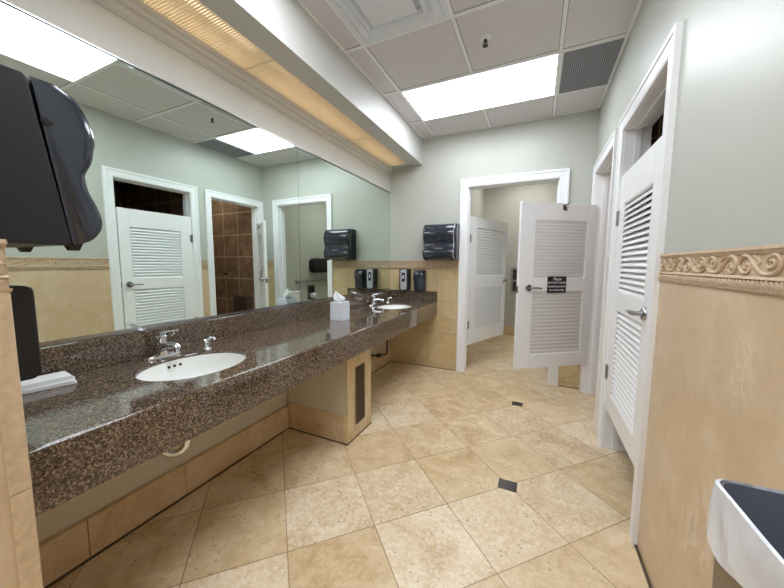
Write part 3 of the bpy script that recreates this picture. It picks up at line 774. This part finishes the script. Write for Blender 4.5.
# ------------------------------------------------------------------ loose things on the counter
t_ = thing('tissue_box', 'white cube tissue box standing on the granite counter', 'tissue box', (.278, 2.10, CH), math.radians(6))
b = MB(); b.box(-.058, .058, -.058, .058, 0, .149); b.build('box', M['box'], t_, bevel=.002)
b = MB(); b.prism(rrect(-.038, .038, -.020, .020, .0195, 5), 'z', .1485, .1502); b.build('opening', M['dark'], t_)
b = MB(); random.seed(3); rings = []
for i, (z, s, ox_, oy_) in enumerate(((.1495, .75, 0, 0), (.160, 1.15, -.006, .0), (.175, 1.15, -.012, -.006), (.192, .85, -.018, -.010), (.210, .50, -.022, -.014), (.226, .22, -.024, -.018), (.236, .05, -.024, -.020))):
    rings.append([Vector((ox_ + .040 * s * math.cos(a) * (1 + .22 * math.sin(3 * a + i * .5)), oy_ + .030 * s * math.sin(a) * (1 + .3 * math.cos(4 * a + i * .7)), z + .010 * s * math.sin(2 * a + i * .4))) for a in [2 * PI * k / 24 for k in range(24)]])
b.loft(rings); b.build('tissue', M['paper'], t_, smooth=True, ang=60)

for i, (dz, da, x, y, lab) in enumerate(((0, 0, .098, .43, 'white folded paper towels at the bottom of the stack below the black soap dispenser'), (.016, 5, .090, .425, 'white folded paper towels on top of the stack below the black soap dispenser'))):
    t_ = MB(); Mx = Matrix.Rotation(0, 4, 'Z')
    for k in range(3):
        t_.prism([(-.045 + .002 * (k % 2), k * .005), (.045, k * .005), (.047, k * .005 + .0025), (.045, k * .005 + .005), (-.045, k * .005 + .005)], 'y', -.115 - .003 * k, .115 - .004 * k)
    o = t_.build('folded_towels', M['paper'], None, loc=(x, y, CH + dz + .0005), rot=(0, 0, math.radians(-12 + da)))
    tag(o, lab, 'paper towels')

# ------------------------------------------------------------------ bin in the right foreground
BX0, BX1, BY0, BY1, BZ = 1.982, 2.176, .14, .633, .94
t_ = thing('waste_bin', 'tall waste bin with a clear plastic liner against the right wall', 'bin', ((BX0 + BX1) / 2, (BY0 + BY1) / 2, 0))
hx_, hy_ = (BX1 - BX0) / 2, (BY1 - BY0) / 2
b = MB()
def rr(s, z, dx_=0): return [Vector((x, y, z)) for x, y in rrect(-hx_ * s + dx_, hx_ * s - dx_, -hy_ * s + dx_, hy_ * s - dx_, .022, 4)]
b.loft([rr(.86, 0), rr(.985, BZ - .06), rr(1, BZ - .05), rr(1, BZ)], cap=False)
b.mi = 1
b.loft([rr(1, BZ), rr(1, BZ, .004), rr(.97, BZ - .06, .004), rr(.83, .02, .004)], cap=False); b.add(rr(.83, .02), [tuple(range(len(rr(.83, .02))))])
b.mi = 0; b.add(rr(.86, 0), [tuple(range(len(rr(.86, 0))))])
b.build('bin_body', [M['bin'], M['bininside']], t_, smooth=True)
# liner: outer skirt, rolled rim, inner bag
base = rrect(-hx_, hx_, -hy_, hy_, .022, 4); P2 = []
for i in range(len(base)):
    p, q = base[i], base[(i + 1) % len(base)]; d = math.dist(p, q); n = max(1, int(d / .012))
    for k in range(n): P2.append((p[0] + (q[0] - p[0]) * k / n, p[1] + (q[1] - p[1]) * k / n))
def skirt(s_out, z, amp, f1, ph, hem=None):
    out = []
    for i, (x, y) in enumerate(P2):
        r_ = math.hypot(x, y) or 1; w_ = amp * (math.sin(i * f1 + ph) + .6 * math.sin(i * f1 * 2.3 + ph * 2))
        zz = z
        if hem is not None:
            tt = (hy_ - y) / (2 * hy_)                 # 0 at the far end, 1 towards the viewer
            zz = z - hem * min(1, tt * 1.5) + .008 * math.sin(i * .5)
        cx_ = max(-hx_, min(hx_, x)); out.append(Vector((x + (x / hx_) * (s_out + w_) * (1 if x < 0 or abs(y) > hy_ - .03 else .2), y + (y / hy_) * (s_out + w_), zz)))
    for v_ in out: v_.x = min(v_.x, hx_ + .012)
    return out
b = MB()
b.loft([skirt(.004, BZ - .088, .0028, .33, 1, .012), skirt(.004, BZ - .07, .0024, .33, .8, .006), skirt(.004, BZ - .04, .002, .3, .6, .0), skirt(.004, BZ - .02, .0015, .3, .4), skirt(.0025, BZ + .002, .0006, .3, .3), skirt(-.001, BZ + .004, .0004, .3, .3)], cap=False)
b.build('liner', M['liner'], t_, smooth=True)
b = MB()
b.loft([skirt(-.0015, BZ + .0035, .0004, .3, .3), skirt(-.008, BZ - .03, .002, .5, 1), skirt(-.020, BZ - .15, .004, .4, 2), skirt(-.030, BZ - .35, .005, .35, 3), skirt(-.05, BZ - .6, .006, .3, 4)], cap=False)
b.build('liner_bag', M['linerin'], t_, smooth=True)

# ------------------------------------------------------------------ things inside the far stall (seen in the mirror and through the doorway)
gb = thing('grab_bar', 'steel grab bar on the far stall wall seen in the mirror', 'grab bar', (SX1, 5.1, .93))
b = MB(); b.tube([(-.002, -.50, 0), (-.045, -.49, 0), (-.05, -.46, 0), (-.05, .5, 0), (-.045, .53, 0), (-.002, .54, 0)], .018, 12); b.build('bar', M['steel'], gb, smooth=True)
for y in (-.50, .54):
    b = MB(); Mx = Matrix.Translation((-.001, y, 0)) @ Matrix.Rotation(-PI / 2, 4, 'Y'); b.lathe([(.040, 0), (.038, .008), (.018, .012)], n=20, M=Mx); b.build('flange', M['steel'], gb, smooth=True)
tp = thing('toilet_roll_dispenser', 'wide black toilet roll dispenser above the grab bar in the mirror', 'toilet roll dispenser', (SX1, 5.27, 1.24))
b = MB(); b.loft([[Vector((-.001 - d, y * s, z * s)) for y, z in rrect(-.30, .30, -.15, .15, .11, 6)] for d, s in ((0, 1), (.09, 1), (.12, .93))]); b.build('cover', M['black'], tp, smooth=True)
b = MB(); b.box(-.10, -.02, -.2, .2, -.165, -.148); b.build('roll_slot', M['silver'], tp)
rb = thing('toilet_paper_holder', 'steel recessed paper holder with a white roll under the grab bar', 'paper holder', (SX1, 5.03, .70))
b = MB(); b.box(-.008, 0, -.12, .12, -.16, .16); b.build('plate', M['steel'], rb, bevel=.003)
b = MB(); b.box(-.011, -.007, -.09, .09, -.13, .13); b.build('recess', M['valve'], rb)
b = MB(); b.tube([(-.04, -.05, -.06), (-.04, .05, -.06)], .05, 20); b.build('paper_roll', M['paper'], rb, smooth=True)
sc_ = thing('seat_cover_dispenser', 'steel recessed dispenser on the far stall wall beside the open door', 'dispenser', (1.44, SY1, .99))
b = MB(); b.box(-.14, .14, -.008, 0, -.22, .24); b.build('frame', M['steel'], sc_, bevel=.003)
b = MB(); b.box(-.105, .105, -.012, -.007, .02, .2); b.box(-.105, .105, -.012, -.007, -.18, -.01); b.build('slot_panel', M['valve'], sc_)
tl = thing('toilet', 'white toilet in the far stall glimpsed low in the mirror', 'toilet', (2.0, L + .14, 0))
b = MB(); b.box(-.22, .22, 0, .19, .40, .80); b.box(-.23, .23, -.005 + .005, .20, .80, .835); b.build('tank', M['porcelain'], tl, bevel=.015)
b = MB(); b.loft([[Vector((a_ * math.cos(q), .42 + c_ + l__ * math.sin(q), z)) for q in [2 * PI * k / 24 for k in range(24)]] for a_, l__, c_, z in ((.12, .22, -.06, 0), (.11, .21, -.06, .12), (.14, .24, -.02, .25), (.185, .27, 0, .38), (.19, .28, 0, .41))]); b.build('bowl', M['porcelain'], tl, smooth=True)
b = MB(); b.loft([[Vector((.195 * s * math.cos(q), .43 + .28 * s * math.sin(q), z)) for q in [2 * PI * k / 28 for k in range(28)]] for s, z in ((1, .412), (1, .43), (.96, .437))]); b.build('seat', M['porcelain'], tl, smooth=True)
# steel box and button in the brown tiled stall
sb = thing('sanitary_bin', 'steel wall box low on the brown tiled stall wall', 'wall box', (2.60, 3.60, .62))
b = MB(); b.box(-.15, .15, -.10, 0, -.13, .13); b.build('body', M['steel'], sb, bevel=.004)
b = MB(); b.box(-.15, .15, -.11, -.10, .02, .12); b.build('flap', M['steel'], sb, bevel=.003)
hk = thing('coat_hook', 'small dark wall hook on the brown tiled stall wall', 'hook', (3.03, 3.60, 1.10))
b = MB(); Mx = Matrix.Rotation(PI / 2, 4, 'X'); b.lathe([(.022, 0), (.022, .008), (.012, .012), (.012, .04), (.018, .045)], n=16, M=Mx); b.build('post', M['valve'], hk, smooth=True)

# ------------------------------------------------------------------ unseen lights in the stalls; the brown one raised to brighten its tiles
def stall_light(loc, size, power, label):
    t_ = thing('unseen_stall_light', label, 'ceiling light', loc)
    b = MB(); s = size / 2; b.box(-s, s, -s, s, -.012, 0); b.build('diffuser', emis('unseen_stall_glow_%d' % power, (245, 240, 235), power), t_)
    b = MB(); b.box(-s - .02, s + .02, -s - .02, -s, -.016, 0); b.box(-s - .02, s + .02, s, s + .02, -.016, 0); b.box(-s - .02, -s, -s, s, -.016, 0); b.box(s, s + .02, -s, s, -.016, 0); b.build('frame', M['tbar'], t_)
stall_light((1.55, 5.2, SH - .001),   .6, 12, 'square ceiling light of the far stall, out of direct view')
stall_light((3.1, 3.1, 2.599), .4, 14, 'square unseen light added to brighten the brown tiled stall')

# unseen panels added behind the camera as frontal fill for doors and apron
l3 = ceiling_light(-1.076, 'unseen fill light panel added behind the viewer')
del l3['group']
l4 = ceiling_light(-2.906, 'unseen fill light panel added farthest behind the viewer')
del l4['group']
scn.cycles.max_bounces = 16; scn.cycles.diffuse_bounces = 8; scn.cycles.glossy_bounces = 8

for o in scn.objects:
    if o.parent is None and 'label' in o and 'category' in o:
        g_ = {'ceiling_light': 'rectangular ceiling light panels', 'mirror': 'frameless wall mirrors over the counter', 'sink': 'oval basins in the counter', 'faucet': 'chrome faucets on the counter', 'soap_pump': 'chrome soap pumps on the counter', 'paper_towel_dispenser': 'black paper towel dispensers', 'wall_soap_dispenser': 'wall soap dispensers', 'folded_towels': 'folded paper towels on the counter', 'backsplash': 'granite splashes around the counter', 'unseen_stall_light': 'small unseen stall lights'}.get(o.name.split('.')[0])
        if g_: o['group'] = g_

# ------------------------------------------------------------------ world, camera, view
wd = bpy.data.worlds.new('world'); scn.world = wd; wd.use_nodes = True
wd.node_tree.nodes['Background'].inputs[0].default_value = (.6, .65, .7, 1); wd.node_tree.nodes['Background'].inputs[1].default_value = .05
cam = bpy.data.cameras.new('camera'); co = bpy.data.objects.new('camera', cam); COL.objects.link(co)
Rm = Matrix(((0.90716568, -0.04429744, 0.41843537), (0.42074578, 0.08406241, -0.90327543), (0.0048381, 0.99547539, 0.09489649)))
co.matrix_world = Matrix.Translation((1.7162, 0, 1.2732)) @ Rm.to_4x4()
cam.sensor_width = 36; cam.lens = 14.304; cam.clip_start = .02
scn.camera = co
vs = scn.view_settings; vs.view_transform = 'Standard'; vs.look = 'None'; vs.gamma = 1; vs.use_curve_mapping = False; vs.exposure = 0.26
